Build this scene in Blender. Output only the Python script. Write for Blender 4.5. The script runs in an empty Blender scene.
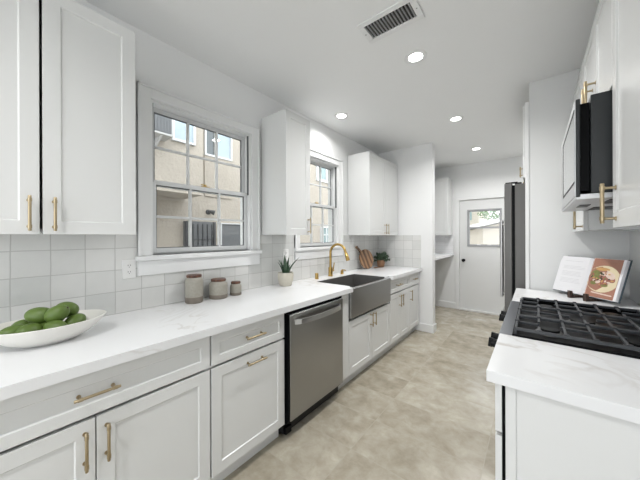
import bpy, bmesh, math, random
from mathutils import Vector, Matrix
random.seed(7)
C = bpy.context.scene.collection
scene = bpy.context.scene
PI = math.pi

# ------------------------------------------------------------------ camera, sky, exposure
cam_d = bpy.data.cameras.new('camera')
cam = bpy.data.objects.new('camera', cam_d); C.objects.link(cam)
YAW, ROLL, FPX = 0.6736, -0.0035, 270.0
cam_d.sensor_width = 36.0; cam_d.sensor_fit = 'HORIZONTAL'
cam_d.lens = FPX/640*36.0
cam_d.shift_y = -3.5/640
cam_d.clip_start = 0.02; cam_d.clip_end = 200
cam.matrix_world = Matrix.Translation((0, 0, 1.375)) @ Matrix.Rotation(YAW, 4, 'Z') @ Matrix.Rotation(PI/2, 4, 'X') @ Matrix.Rotation(ROLL, 4, 'Z')
scene.camera = cam

world = bpy.data.worlds.new('sky'); scene.world = world; world.use_nodes = True
wn = world.node_tree.nodes; wl = world.node_tree.links
bg = wn['Background']
sky = wn.new('ShaderNodeTexSky'); sky.sky_type = 'HOSEK_WILKIE'; sky.turbidity = 6.0; sky.ground_albedo = 0.4
sky.sun_direction = Vector((0.55, -0.35, 0.75)).normalized()
mixw = wn.new('ShaderNodeMixRGB'); mixw.blend_type = 'MIX'; mixw.inputs[0].default_value = 0.6
mixw.inputs[2].default_value = (0.97, 0.98, 1.0, 1)
wl.new(sky.outputs[0], mixw.inputs[1]); wl.new(mixw.outputs[0], bg.inputs[0])
bg.inputs[1].default_value = 4.2

vs = scene.view_settings
scene.display_settings.display_device = 'sRGB'
vs.view_transform = 'Standard'; vs.look = 'None'; vs.gamma = 1.0; vs.use_curve_mapping = False
vs.exposure = 0.58
LAMP_W = 11.5

# ------------------------------------------------------------------ materials
def mat(name, col, rough=0.5, metal=0.0, spec=0.5, vary=0.03, vscale=6.0, bump=0.0, bscale=40.0, coat=0.0, aniso=None):
    m = bpy.data.materials.new(name); m.use_nodes = True
    n = m.node_tree.nodes; l = m.node_tree.links
    p = n['Principled BSDF']
    p.inputs['Roughness'].default_value = rough; p.inputs['Metallic'].default_value = metal
    p.inputs['Specular IOR Level'].default_value = spec; p.inputs['Coat Weight'].default_value = coat
    tc = n.new('ShaderNodeTexCoord')
    nz = n.new('ShaderNodeTexNoise'); nz.inputs['Scale'].default_value = vscale; nz.inputs['Detail'].default_value = 4
    l.new(tc.outputs['Object'], nz.inputs['Vector'])
    mx = n.new('ShaderNodeMixRGB')
    mx.inputs[1].default_value = tuple(c*(1-vary) for c in col)+(1,)
    mx.inputs[2].default_value = tuple(min(1, c*(1+vary)) for c in col)+(1,)
    l.new(nz.outputs[0], mx.inputs[0]); l.new(mx.outputs[0], p.inputs['Base Color'])
    if bump:
        b = n.new('ShaderNodeBump'); b.inputs['Strength'].default_value = bump; b.inputs['Distance'].default_value = 0.01
        nb = n.new('ShaderNodeTexNoise'); nb.inputs['Scale'].default_value = bscale; nb.inputs['Detail'].default_value = 5
        if aniso:
            mp = n.new('ShaderNodeMapping'); mp.inputs['Scale'].default_value = aniso
            l.new(tc.outputs['Object'], mp.inputs[0]); l.new(mp.outputs[0], nb.inputs['Vector'])
        else: l.new(tc.outputs['Object'], nb.inputs['Vector'])
        l.new(nb.outputs[0], b.inputs['Height']); l.new(b.outputs[0], p.inputs['Normal'])
    return m

def math_node(n, l, op, a, b=None):
    k = n.new('ShaderNodeMath'); k.operation = op
    for i, v in enumerate((a, b)):
        if v is None: continue
        if isinstance(v, (int, float)): k.inputs[i].default_value = v
        else: l.new(v, k.inputs[i])
    return k.outputs[0]

def tile_mat(name, axes, size, off, grout, cols, gcol, rough, nscale, namt, bumpy=0.15, veins=None, irregular=0.0):
    """square grid of tiles on two object axes; every tile gets its own tone"""
    m = bpy.data.materials.new(name); m.use_nodes = True
    n = m.node_tree.nodes; l = m.node_tree.links
    p = n['Principled BSDF']; p.inputs['Roughness'].default_value = rough
    tc = n.new('ShaderNodeTexCoord'); sp = n.new('ShaderNodeSeparateXYZ'); l.new(tc.outputs['Object'], sp.inputs[0])
    if irregular:
        wob = n.new('ShaderNodeTexNoise'); wob.inputs['Scale'].default_value = 7; l.new(tc.outputs['Object'], wob.inputs['Vector'])
        wv = math_node(n, l, 'MULTIPLY', math_node(n, l, 'SUBTRACT', wob.outputs[0], 0.5), irregular)
    cells, edges = [], []
    for ax, s, o in zip(axes, size, off):
        q = math_node(n, l, 'DIVIDE', math_node(n, l, 'SUBTRACT', sp.outputs[ax], o), s)
        if irregular: q = math_node(n, l, 'ADD', q, wv)
        fl = math_node(n, l, 'FLOOR', q); fr = math_node(n, l, 'SUBTRACT', q, fl)
        e = math_node(n, l, 'MULTIPLY', math_node(n, l, 'MINIMUM', fr, math_node(n, l, 'SUBTRACT', 1.0, fr)), s)
        cells.append(fl); edges.append(e)
    d = math_node(n, l, 'MINIMUM', edges[0], edges[1])
    mr = n.new('ShaderNodeMapRange'); mr.inputs['From Min'].default_value = grout*0.35; mr.inputs['From Max'].default_value = grout*0.75
    l.new(d, mr.inputs['Value'])
    cb = n.new('ShaderNodeCombineXYZ'); l.new(cells[0], cb.inputs[0]); l.new(cells[1], cb.inputs[1])
    wn_ = n.new('ShaderNodeTexWhiteNoise'); wn_.noise_dimensions = '2D'; l.new(cb.outputs[0], wn_.inputs['Vector'])
    ad = n.new('ShaderNodeVectorMath'); ad.operation = 'ADD'
    sc = n.new('ShaderNodeVectorMath'); sc.operation = 'SCALE'; sc.inputs['Scale'].default_value = 3.1
    l.new(wn_.outputs['Color'], sc.inputs[0]); l.new(tc.outputs['Object'], ad.inputs[0]); l.new(sc.outputs[0], ad.inputs[1])
    nz = n.new('ShaderNodeTexNoise'); nz.inputs['Scale'].default_value = nscale; nz.inputs['Detail'].default_value = 7; nz.inputs['Roughness'].default_value = 0.62
    nz.inputs['Distortion'].default_value = 0.25
    l.new(ad.outputs[0], nz.inputs['Vector'])
    f = math_node(n, l, 'ADD', math_node(n, l, 'MULTIPLY', wn_.outputs['Value'], 1-namt), math_node(n, l, 'MULTIPLY', nz.outputs[0], namt))
    rp = n.new('ShaderNodeValToRGB'); l.new(f, rp.inputs[0])
    while len(rp.color_ramp.elements) < len(cols): rp.color_ramp.elements.new(0.5)
    for e, (pos, c) in zip(rp.color_ramp.elements, cols): e.position = pos; e.color = (*c, 1)
    mx = n.new('ShaderNodeMixRGB'); mx.inputs[1].default_value = (*gcol, 1); l.new(rp.outputs[0], mx.inputs[2]); l.new(mr.outputs[0], mx.inputs[0])
    l.new(mx.outputs[0], p.inputs['Base Color'])
    b = n.new('ShaderNodeBump'); b.inputs['Strength'].default_value = bumpy; b.inputs['Distance'].default_value = 0.004
    h = math_node(n, l, 'ADD', mr.outputs[0], math_node(n, l, 'MULTIPLY', nz.outputs[0], 0.35))
    l.new(h, b.inputs['Height']); l.new(b.outputs[0], p.inputs['Normal'])
    return m

def marble_mat(name):
    m = bpy.data.materials.new(name); m.use_nodes = True
    n = m.node_tree.nodes; l = m.node_tree.links
    p = n['Principled BSDF']; p.inputs['Roughness'].default_value = 0.22
    tc = n.new('ShaderNodeTexCoord')
    nz = n.new('ShaderNodeTexNoise'); nz.inputs['Scale'].default_value = 2.6; nz.inputs['Detail'].default_value = 8; nz.inputs['Distortion'].default_value = 1.2
    l.new(tc.outputs['Object'], nz.inputs['Vector'])
    v = math_node(n, l, 'ABSOLUTE', math_node(n, l, 'SUBTRACT', nz.outputs[0], 0.5))
    mr = n.new('ShaderNodeMapRange'); mr.inputs['From Min'].default_value = 0.0; mr.inputs['From Max'].default_value = 0.035
    mr.inputs['To Min'].default_value = 1.0; mr.inputs['To Max'].default_value = 0.0
    l.new(v, mr.inputs['Value'])
    n2 = n.new('ShaderNodeTexNoise'); n2.inputs['Scale'].default_value = 1.7; n2.inputs['Detail'].default_value = 3
    l.new(tc.outputs['Object'], n2.inputs['Vector'])
    m2 = n.new('ShaderNodeMapRange'); m2.inputs['From Min'].default_value = 0.5; m2.inputs['From Max'].default_value = 0.75
    l.new(n2.outputs[0], m2.inputs['Value'])
    f = math_node(n, l, 'MULTIPLY', math_node(n, l, 'MULTIPLY', mr.outputs[0], m2.outputs[0]), 0.75)
    mx = n.new('ShaderNodeMixRGB'); mx.inputs[1].default_value = (0.79, 0.80, 0.81, 1); mx.inputs[2].default_value = (0.42, 0.37, 0.32, 1)
    l.new(f, mx.inputs[0]); l.new(mx.outputs[0], p.inputs['Base Color'])
    return m

def wood_mat(name, c1, c2, scale, axis_scale=(1, 1, 1), rough=0.5, bands='X'):
    m = bpy.data.materials.new(name); m.use_nodes = True
    n = m.node_tree.nodes; l = m.node_tree.links
    p = n['Principled BSDF']; p.inputs['Roughness'].default_value = rough
    tc = n.new('ShaderNodeTexCoord'); mp = n.new('ShaderNodeMapping'); mp.inputs['Scale'].default_value = axis_scale
    l.new(tc.outputs['Object'], mp.inputs[0])
    w = n.new('ShaderNodeTexWave'); w.inputs['Scale'].default_value = scale; w.inputs['Distortion'].default_value = 3.0; w.inputs['Detail'].default_value = 3; w.bands_direction = bands
    l.new(mp.outputs[0], w.inputs['Vector'])
    mx = n.new('ShaderNodeMixRGB'); mx.inputs[1].default_value = (*c1, 1); mx.inputs[2].default_value = (*c2, 1)
    l.new(w.outputs['Fac'], mx.inputs[0]); l.new(mx.outputs[0], p.inputs['Base Color'])
    return m

def glass_mat(name, tint=(0.97, 0.985, 0.98), refl=0.04):
    m = bpy.data.materials.new(name); m.use_nodes = True
    n = m.node_tree.nodes; l = m.node_tree.links
    n.remove(n['Principled BSDF'])
    t = n.new('ShaderNodeBsdfTransparent'); t.inputs[0].default_value = (*tint, 1)
    g = n.new('ShaderNodeBsdfGlossy'); g.inputs['Roughness'].default_value = 0.02
    mx = n.new('ShaderNodeMixShader'); mx.inputs[0].default_value = refl
    l.new(t.outputs[0], mx.inputs[1]); l.new(g.outputs[0], mx.inputs[2]); l.new(mx.outputs[0], n['Material Output'].inputs[0])
    return m

def emit_mat(name, col, s):
    m = bpy.data.materials.new(name); m.use_nodes = True
    p = m.node_tree.nodes['Principled BSDF']
    p.inputs['Base Color'].default_value = (*col, 1); p.inputs['Emission Color'].default_value = (*col, 1); p.inputs['Emission Strength'].default_value = s
    return m

M = {}
M['wall'] = mat('wall_paint', (0.82, 0.83, 0.83), 0.6, vary=0.008, bump=0.02, bscale=150)
M['ceiling'] = mat('ceiling_paint', (0.85, 0.86, 0.86), 0.7, vary=0.008)
M['trim'] = mat('trim_paint', (0.80, 0.81, 0.81), 0.35, vary=0.005)
M['cab'] = mat('cabinet_paint', (0.715, 0.725, 0.72), 0.27, vary=0.006)
M['carcass'] = mat('carcass_paint', (0.5, 0.5, 0.49), 0.6)
M['brass'] = mat('champagne_brass', (0.44, 0.36, 0.235), 0.38, 1.0, bump=0.02)
M['gold'] = mat('brushed_gold', (0.46, 0.31, 0.105), 0.3, 1.0, bump=0.02)
M['steel'] = mat('stainless_steel', (0.385, 0.385, 0.38), 0.3, 1.0, bump=0.03, bscale=8, aniso=(1, 1, 60))
M['steel_dark'] = mat('slate_steel', (0.125, 0.123, 0.118), 0.42, 0.35, bump=0.02, bscale=8, aniso=(60, 60, 1))
M['bar'] = mat('satin_steel', (0.60, 0.60, 0.60), 0.34, 1.0)
M['sash_grey'] = mat('grey_aluminium', (0.36, 0.365, 0.375), 0.4, 0.2)
M['ledge'] = mat('dark_brushed_steel', (0.30, 0.315, 0.345), 0.3, 0.9)
M['chrome'] = mat('polished_steel', (0.72, 0.72, 0.72), 0.16, 1.0)
M['silver'] = mat('silver_paint', (0.60, 0.61, 0.62), 0.35, 0.5)
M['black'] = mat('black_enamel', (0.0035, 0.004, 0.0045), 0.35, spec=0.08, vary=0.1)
M['black_plastic'] = mat('black_plastic', (0.005, 0.0055, 0.006), 0.4, spec=0.2, vary=0.1)
M['iron'] = mat('cast_iron', (0.042, 0.046, 0.052), 0.36, vary=0.2, bump=0.1, bscale=200)
M['micro_side'] = mat('charcoal_metal', (0.008, 0.011, 0.0125), 0.45, vary=0.05)
M['mirror'] = mat('mirrored_glass', (0.55, 0.57, 0.58), 0.08, 0.9)
M['marble'] = marble_mat('white_quartz')
M['tile'] = tile_mat('glazed_wall_tile', (1, 2), (0.137, 0.1305), (0.0855, 0.917), 0.0035,
    [(0.15, (0.60, 0.615, 0.60)), (0.5, (0.68, 0.685, 0.67)), (0.9, (0.76, 0.76, 0.745))], (0.50, 0.50, 0.485), 0.2, 9, 0.5, 0.3, irregular=0.05)
M['tile_end'] = tile_mat('glazed_wall_tile_end', (0, 2), (0.137, 0.1305), (-1.97, 0.917), 0.0035,
    [(0.15, (0.60, 0.615, 0.60)), (0.5, (0.68, 0.685, 0.67)), (0.9, (0.76, 0.76, 0.745))], (0.50, 0.50, 0.485), 0.2, 9, 0.5, 0.3, irregular=0.05)
M['tile_far'] = tile_mat('marble_subway_tile', (0, 2), (0.15, 0.075), (-1.97, 1.04), 0.003,
    [(0.2, (0.66, 0.67, 0.68)), (0.8, (0.80, 0.80, 0.81))], (0.6, 0.6, 0.6), 0.3, 12, 0.6)
M['floor'] = tile_mat('stone_floor_tile', (0, 1), (0.69, 0.345), (-0.247, 1.487), 0.004,
    [(0.27, (0.255, 0.225, 0.17)), (0.45, (0.36, 0.325, 0.255)), (0.6, (0.445, 0.41, 0.335)), (0.78, (0.58, 0.55, 0.475))], (0.40, 0.37, 0.30), 0.24, 7.5, 0.85, 0.08)
M['glass'] = glass_mat('window_glass')
M['lens'] = emit_mat('lamp_lens', (1.0, 0.98, 0.95), 9.0)
M['fruit'] = mat('green_fruit_skin', (0.092, 0.152, 0.026), 0.42, vary=0.28, vscale=14, bump=0.08, bscale=90)
M['stem'] = mat('brown_stem', (0.05, 0.045, 0.02), 0.7)
M['ceramic'] = mat('white_ceramic', (0.80, 0.79, 0.75), 0.3, vary=0.01)
M['ceramic_speckle'] = mat('speckled_stoneware', (0.33, 0.315, 0.27), 0.45, vary=0.16, vscale=70)
M['cream'] = mat('cream_ceramic', (0.56, 0.53, 0.45), 0.5, vary=0.08, vscale=40, bump=0.2, bscale=120)
M['stoneware_band'] = mat('raw_stoneware', (0.20, 0.175, 0.145), 0.7, vary=0.12, vscale=60)
M['walnut'] = wood_mat('walnut_wood', (0.065, 0.025, 0.014), (0.13, 0.055, 0.03), 14, (1, 8, 1), 0.4)
M['darkwood'] = wood_mat('dark_wood', (0.035, 0.022, 0.017), (0.075, 0.045, 0.032), 20, (1, 6, 1), 0.5)
M['acacia'] = wood_mat('acacia_wood', (0.09, 0.043, 0.021), (0.35, 0.20, 0.105), 7.5, (0.5, 1.0, 0.45), 0.45, 'DIAGONAL')
M['acacia_edge'] = mat('acacia_bark_edge', (0.16, 0.08, 0.04), 0.6, vary=0.2)
M['aloe'] = mat('aloe_leaf', (0.04, 0.082, 0.045), 0.42, vary=0.35, vscale=30)
M['leaf'] = mat('herb_leaf', (0.05, 0.09, 0.05), 0.45, vary=0.4, vscale=25)
M['soil'] = mat('potting_soil', (0.03, 0.022, 0.015), 0.9, bump=0.5)
M['terracotta'] = mat('brown_woven_pot', (0.30, 0.16, 0.085), 0.6, vary=0.25, vscale=50, bump=0.3, bscale=90)
M['plastic_white'] = mat('white_plastic', (0.82, 0.82, 0.81), 0.35, vary=0.005)
M['slot'] = mat('outlet_slot', (0.03, 0.03, 0.03), 0.6)
M['duct'] = mat('dark_duct', (0.02, 0.02, 0.02), 0.8)
M['paper'] = mat('page_paper', (0.82, 0.82, 0.84), 0.55, vary=0.01)
M['paper_edge'] = mat('page_edges', (0.72, 0.70, 0.66), 0.7, vary=0.08, vscale=200)
M['ink'] = mat('grey_ink', (0.62, 0.62, 0.64), 0.6)
M['cover'] = mat('slate_blue_cover', (0.05, 0.075, 0.095), 0.5)
M['photo_bg'] = mat('printed_table', (0.36, 0.17, 0.115), 0.4, vary=0.3, vscale=9)
M['plate'] = mat('printed_plate', (0.72, 0.62, 0.42), 0.4, vary=0.06, vscale=20)
M['food_pale'] = mat('printed_bread', (0.72, 0.58, 0.50), 0.4, vary=0.2, vscale=40)
M['food_red'] = mat('printed_meat', (0.33, 0.12, 0.09), 0.4, vary=0.5, vscale=50)
M['food_green'] = mat('printed_greens', (0.20, 0.21, 0.06), 0.4, vary=0.5, vscale=50)
M['food_orange'] = mat('printed_fries', (0.58, 0.33, 0.12), 0.4, vary=0.2, vscale=40)
M['stucco'] = mat('beige_stucco', (0.385, 0.345, 0.295), 0.9, vary=0.14, vscale=14, bump=1.0, bscale=24)
M['stucco_pale'] = mat('pale_stucco', (0.50, 0.455, 0.39), 0.9, vary=0.05, vscale=9, bump=0.4, bscale=30)
M['concrete'] = mat('concrete_paving', (0.38, 0.365, 0.34), 0.9, vary=0.1, bump=0.3)
M['ext_white'] = mat('white_window_frame', (0.60, 0.61, 0.62), 0.5)
M['ext_glass'] = mat('dark_window_pane', (0.10, 0.115, 0.12), 0.12, vary=0.2, vscale=3)
M['ext_curtain'] = mat('curtained_window_pane', (0.34, 0.41, 0.46), 0.3, vary=0.25, vscale=3.5)
M['ext_teal'] = mat('tinted_window_pane', (0.22, 0.30, 0.30), 0.15, vary=0.3, vscale=4)
M['gate'] = mat('dark_gate_metal', (0.035, 0.035, 0.038), 0.6)
M['screen'] = mat('grey_screen', (0.11, 0.115, 0.12), 0.6)
M['ac_grey'] = mat('grey_ac_housing', (0.45, 0.45, 0.44), 0.6)
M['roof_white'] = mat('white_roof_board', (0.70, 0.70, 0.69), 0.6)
M['bark'] = mat('tree_bark', (0.12, 0.09, 0.06), 0.9)
M['tree_leaf'] = mat('tree_leaf', (0.10, 0.18, 0.06), 0.6, vary=0.4)

# ------------------------------------------------------------------ mesh helpers
class MB:
    def __init__(s): s.bm = bmesh.new()
    def box(s, x0, x1, y0, y1, z0, z1):
        if x0 > x1: x0, x1 = x1, x0
        if y0 > y1: y0, y1 = y1, y0
        if z0 > z1: z0, z1 = z1, z0
        v = [s.bm.verts.new(p) for p in ((x0,y0,z0),(x1,y0,z0),(x1,y1,z0),(x0,y1,z0),(x0,y0,z1),(x1,y0,z1),(x1,y1,z1),(x0,y1,z1))]
        for f in ((3,2,1,0),(4,5,6,7),(0,1,5,4),(1,2,6,5),(2,3,7,6),(3,0,4,7)): s.bm.faces.new([v[i] for i in f])
        return s
    def obox(s, o, a, b, c):
        """box from corner o spanned by three vectors"""
        o, a, b, c = map(Vector, (o, a, b, c))
        if a.cross(b).dot(c) < 0: a, b = b, a
        v = [s.bm.verts.new(p) for p in (o, o+a, o+a+b, o+b, o+c, o+a+c, o+a+b+c, o+b+c)]
        for f in ((3,2,1,0),(4,5,6,7),(0,1,5,4),(1,2,6,5),(2,3,7,6),(3,0,4,7)): s.bm.faces.new([v[i] for i in f])
        return s
    def prism(s, pts, d):
        """extrude the polygon pts (3-D, planar) by vector d"""
        pts = [Vector(p) for p in pts]; d = Vector(d)
        nrm = sum(((pts[i]-pts[0]).cross(pts[i+1]-pts[0]) for i in range(1, len(pts)-1)), Vector())
        if nrm.dot(d) < 0: pts.reverse()
        a = [s.bm.verts.new(p) for p in pts]; b = [s.bm.verts.new(p+d) for p in pts]
        s.bm.faces.new(list(reversed(a))); s.bm.faces.new(b)
        k = len(a)
        for i in range(k): s.bm.faces.new([a[i], a[(i+1)%k], b[(i+1)%k], b[i]])
        return s
    def tube(s, pts, r, seg=12, caps=True):
        pts = [Vector(p) for p in pts]; rs = r if isinstance(r, (list, tuple)) else [r]*len(pts)
        t0 = (pts[1]-pts[0]).normalized()
        u = t0.orthogonal().normalized(); rings = []
        for i, p in enumerate(pts):
            t = (pts[min(i+1, len(pts)-1)]-pts[max(i-1, 0)]).normalized()
            u = (u - t*u.dot(t)).normalized(); w = t.cross(u)
            rings.append([s.bm.verts.new(p + (u*math.cos(2*PI*k/seg)+w*math.sin(2*PI*k/seg))*rs[i]) for k in range(seg)])
        for a, b in zip(rings, rings[1:]):
            for k in range(seg): s.bm.faces.new([a[k], a[(k+1)%seg], b[(k+1)%seg], b[k]])
        if caps: s.bm.faces.new(list(reversed(rings[0]))); s.bm.faces.new(rings[-1])
        return s
    def lathe(s, prof, c, axis=(0, 0, 1), seg=32, sx=1.0, sy=1.0, closed=False):
        """profile of (radius, height) turned about the axis through c"""
        ax = Vector(axis).normalized()
        if abs(ax.z) > 0.99: u, w = Vector((1, 0, 0)), Vector((0, 1, 0))*(1 if ax.z > 0 else -1)
        else: u = ax.orthogonal().normalized(); w = ax.cross(u)
        c = Vector(c); rings = []
        for r, h in prof:
            if r < 1e-6: rings.append([s.bm.verts.new(c+ax*h)])
            else: rings.append([s.bm.verts.new(c+ax*h+u*(r*sx*math.cos(2*PI*k/seg))+w*(r*sy*math.sin(2*PI*k/seg))) for k in range(seg)])
        prs = list(zip(rings, rings[1:]))
        if closed: prs.append((rings[-1], rings[0]))
        for a, b in prs:
            if len(a) == 1 and len(b) == 1: continue
            for k in range(seg):
                if len(a) == 1: s.bm.faces.new([a[0], b[(k+1)%seg], b[k]])
                elif len(b) == 1: s.bm.faces.new([a[k], a[(k+1)%seg], b[0]])
                else: s.bm.faces.new([a[k], a[(k+1)%seg], b[(k+1)%seg], b[k]])
        return s
    def shaker(s, P, U, N, w, h, t=0.02, fr=0.057, dep=0.0065, bev=0.004):
        """recessed-panel door; P = lower corner on the back plane, U along the width, N out of the face"""
        P, U, N = Vector(P), Vector(U), Vector(N); Z = Vector((0, 0, 1))
        def ring(i, n): return [s.bm.verts.new(P+U*a+Z*b+N*n) for a, b in ((i, i), (w-i, i), (w-i, h-i), (i, h-i))]
        rs = [ring(0, 0), ring(0, t), ring(fr, t), ring(fr+bev, t-dep)]
        flip = U.cross(Z).dot(N) < 0
        def F(vs): s.bm.faces.new(list(reversed(vs)) if flip else vs)
        F(list(reversed(rs[0])))
        for a, b in zip(rs, rs[1:]):
            for k in range(4): F([a[k], a[(k+1)%4], b[(k+1)%4], b[k]])
        F(rs[-1])
        return s
    def build(s, name, m, parent=None, smooth=False, bevel=0.0, segs=2):
        s.bm.normal_update()
        root = parent
        while root is not None and root.parent is not None: root = root.parent
        off = Vector(root.location) if root is not None else Vector()
        if root is not None and off.length: bmesh.ops.translate(s.bm, verts=s.bm.verts, vec=-off)
        me = bpy.data.meshes.new(name); s.bm.to_mesh(me); s.bm.free()
        me.materials.append(m)
        o = bpy.data.objects.new(name, me); C.objects.link(o)
        if parent is not None: o.parent = parent
        if smooth:
            for p in me.polygons: p.use_smooth = True
            try: me.set_sharp_from_angle(angle=math.radians(40))
            except Exception: pass
        if bevel:
            b = o.modifiers.new('bevel', 'BEVEL'); b.width = bevel; b.segments = segs; b.limit_method = 'ANGLE'; b.angle_limit = math.radians(35)
        return o

def thing(name, label, cat, loc=(0, 0, 0), group=None):
    o = bpy.data.objects.new(name, None); C.objects.link(o); o.location = loc; o.empty_display_size = 0.05
    o['label'] = label; o['category'] = cat
    if group: o['group'] = group
    return o
def tag(o, label, cat, group=None):
    o['label'] = label; o['category'] = cat
    if group: o['group'] = group
    return o
def struct(o): o['kind'] = 'structure'; return o
def box(*a): return MB().box(*a)
def copy_tree(o, parent=None):
    c = o.copy(); C.objects.link(c)
    if parent is not None: c.parent = parent
    for ch in list(o.children): copy_tree(ch, c)
    return c

# ------------------------------------------------------------------ room shell
WL, WR, YF, YB, ZC = -1.97, 0.54, 5.60, -1.9, 2.70
XO = WL-0.16
W1 = (0.69, 1.49, 1.255, 2.28); W2 = (2.11, 2.84, 1.255, 2.275)
struct(box(XO, WR+0.15, YB, YF+0.15, -0.12, 0).build('floor', M['floor']))
struct(box(XO, WR+0.15, YB, YF+0.15, ZC, ZC+0.12).build('ceiling', M['ceiling']))
b = MB()
b.box(XO, WL, YB, YF, 0, W1[2]); b.box(XO, WL, YB, YF, W1[3], ZC)
b.box(XO, WL, YB, W1[0], W1[2], W1[3]); b.box(XO, WL, W1[1], W2[0], W1[2], W1[3]); b.box(XO, WL, W2[1], YF, W1[2], W1[3])
struct(b.build('wall_left', M['wall']))
struct(box(WR, WR+0.15, YB, YF, 0, ZC).build('wall_right', M['wall']))
DX0, DX1, DZ = -1.12, -0.30, 2.04
b = MB(); b.box(XO, DX0, YF, YF+0.15, 0, ZC); b.box(DX1, WR+0.15, YF, YF+0.15, 0, ZC); b.box(DX0, DX1, YF, YF+0.15, DZ, ZC)
struct(b.build('wall_far', M['wall']))
struct(box(WL, -1.14, 3.98, 4.10, 0, ZC).build('wall_partition', M['wall']))
# end wall behind the camera, with a wide unglazed opening added to let daylight in
b = MB(); b.box(XO, -1.75, YB-0.15, YB, 0, ZC); b.box(0.35, WR+0.15, YB-0.15, YB, 0, ZC); b.box(-1.75, 0.35, YB-0.15, YB, 2.55, ZC)
struct(b.build('wall_back', M['wall']))

def baseboard(name, *bx):
    b = MB()
    for (x0, x1, y0, y1) in bx: b.box(x0, x1, y0, y1, 0, 0.115)
    o = struct(b.build(name, M['trim'], bevel=0.006, segs=2)); return o
baseboard('baseboard_partition', (-1.36, -1.125, 3.965, 3.98), (-1.14, -1.125, 3.98, 4.115))
baseboard('baseboard_far', (WL, -1.185, YF-0.015, YF), (-0.235, WR, YF-0.015, YF))

# backsplash
b = MB(); b.box(WL, WL+0.008, -0.6, 3.98, 0.914, 1.13)
for y0, y1 in ((-0.6, 0.612), (1.573, 2.025), (2.93, 3.98)): b.box(WL, WL+0.008, y0, y1, 1.13, 1.39)
struct(b.build('wall_left_tile', M['tile'])).name = 'wall_backsplash_left'
struct(box(WL+0.008, -1.30, 3.972, 3.98, 0.914, 1.39).build('wall_backsplash_end', M['tile_end']))
struct(box(WL, -1.215, YF-0.008, YF, 1.04, 1.39).build('wall_backsplash_far', M['tile_far']))

# ------------------------------------------------------------------ windows in the left wall
def window(name, y0, y1, z0, z1, cols=3):
    root = bpy.data.objects.new(name, None); C.objects.link(root); root['kind'] = 'structure'; root.location = (WL, (y0+y1)/2, z0)
    cw = 0.078
    b = MB()
    for a in (y0-cw, y1): b.box(WL, WL+0.018, a, a+cw, z0, z1+cw)
    b.box(WL, WL+0.018, y0, y1, z1, z1+cw)
    b.box(WL, WL+0.028, y0-cw, y0-cw+0.016, z0, z1+cw); b.box(WL, WL+0.028, y1+cw-0.016, y1+cw, z0, z1+cw); b.box(WL, WL+0.028, y0-cw, y1+cw, z1+cw-0.016, z1+cw)
    b.build('casing', M['trim'], root, bevel=0.003)
    box(WL-0.07, WL+0.045, y0-cw-0.012, y1+cw+0.012, z0-0.032, z0).build('sill', M['trim'], root, bevel=0.006, segs=3)
    box(WL, WL+0.022, y0-cw, y1+cw, z0-0.125, z0-0.032).build('apron', M['trim'], root, bevel=0.003)
    b = MB(); t = 0.015
    b.box(XO+0.02, WL, y0, y0+t, z0, z1); b.box(XO+0.02, WL, y1-t, y1, z0, z1); b.box(XO+0.02, WL, y0+t, y1-t, z1-t, z1); b.box(XO, WL-0.07, y0, y1, z0-0.02, z0+0.012)
    b.build('jamb', M['trim'], root)
    zm = z0+(z1-z0)*0.475
    def sash(nm, x0, x1, za, zb, dx):
        s = 0.032; ya, yb = y0+t, y1-t
        b = MB(); b.box(x0, x1, ya, ya+s, za, zb); b.box(x0, x1, yb-s, yb, za, zb); b.box(x0, x1, ya+s, yb-s, za, za+s); b.box(x0, x1, ya+s, yb-s, zb-s, zb)
        o = b.build(nm, M['silver_white'], root, bevel=0.002)
        b = MB()
        for k in range(1, cols):
            yy = ya+s+(yb-ya-2*s)*k/cols; b.box(x0+0.004, x1-0.004, yy-0.008, yy+0.008, za+s, zb-s)
        zz = (za+zb)/2; b.box(x0+0.006, x1-0.006, ya+s, yb-s, zz-0.008, zz+0.008)
        b.build('muntin', M['silver_white'], o)
        xm = (x0+x1)/2; g = 0.006
        b = MB(); b.box(xm, x1-0.006, ya+s, ya+s+g, za+s, zb-s); b.box(xm, x1-0.006, yb-s-g, yb-s, za+s, zb-s); b.box(xm, x1-0.006, ya+s+g, yb-s-g, za+s, za+s+g); b.box(xm, x1-0.006, ya+s+g, yb-s-g, zb-s-g, zb-s)
        b.build('gasket', M['screen'], o)
        box(xm-0.002, xm+0.002, ya+s-0.004, yb-s+0.004, za+s-0.004, zb-s+0.004).build('pane', M['glass'], o)
        return o
    sash('upper_sash', WL-0.098, WL-0.068, zm-0.018, z1-t, 0)
    lo = sash('lower_sash', WL-0.064, WL-0.034, z0+0.012, zm+0.02, 0)
    ym = (y0+y1)/2
    b = MB(); b.box(WL-0.064, WL-0.036, ym-0.03, ym+0.03, zm+0.02, zm+0.026); b.tube([(WL-0.05, ym, zm+0.026), (WL-0.05, ym, zm+0.036)], 0.011); b.box(WL-0.056, WL-0.044, ym-0.028, ym+0.012, zm+0.034, zm+0.041)
    b.build('sash_lock', M['gold'], lo)
    b = MB()
    for yy in (y0+t+0.001, y1-t-0.007): b.box(WL-0.03, WL-0.012, yy, yy+0.006, zm+0.0, z1-t)
    b.build('sash_track', M['screen'], root)
    return root
M['silver_white'] = mat('white_aluminium', (0.66, 0.675, 0.68), 0.4, 0.1, vary=0.01)
window('window_1', *W1); window('window_2', *W2)

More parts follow.
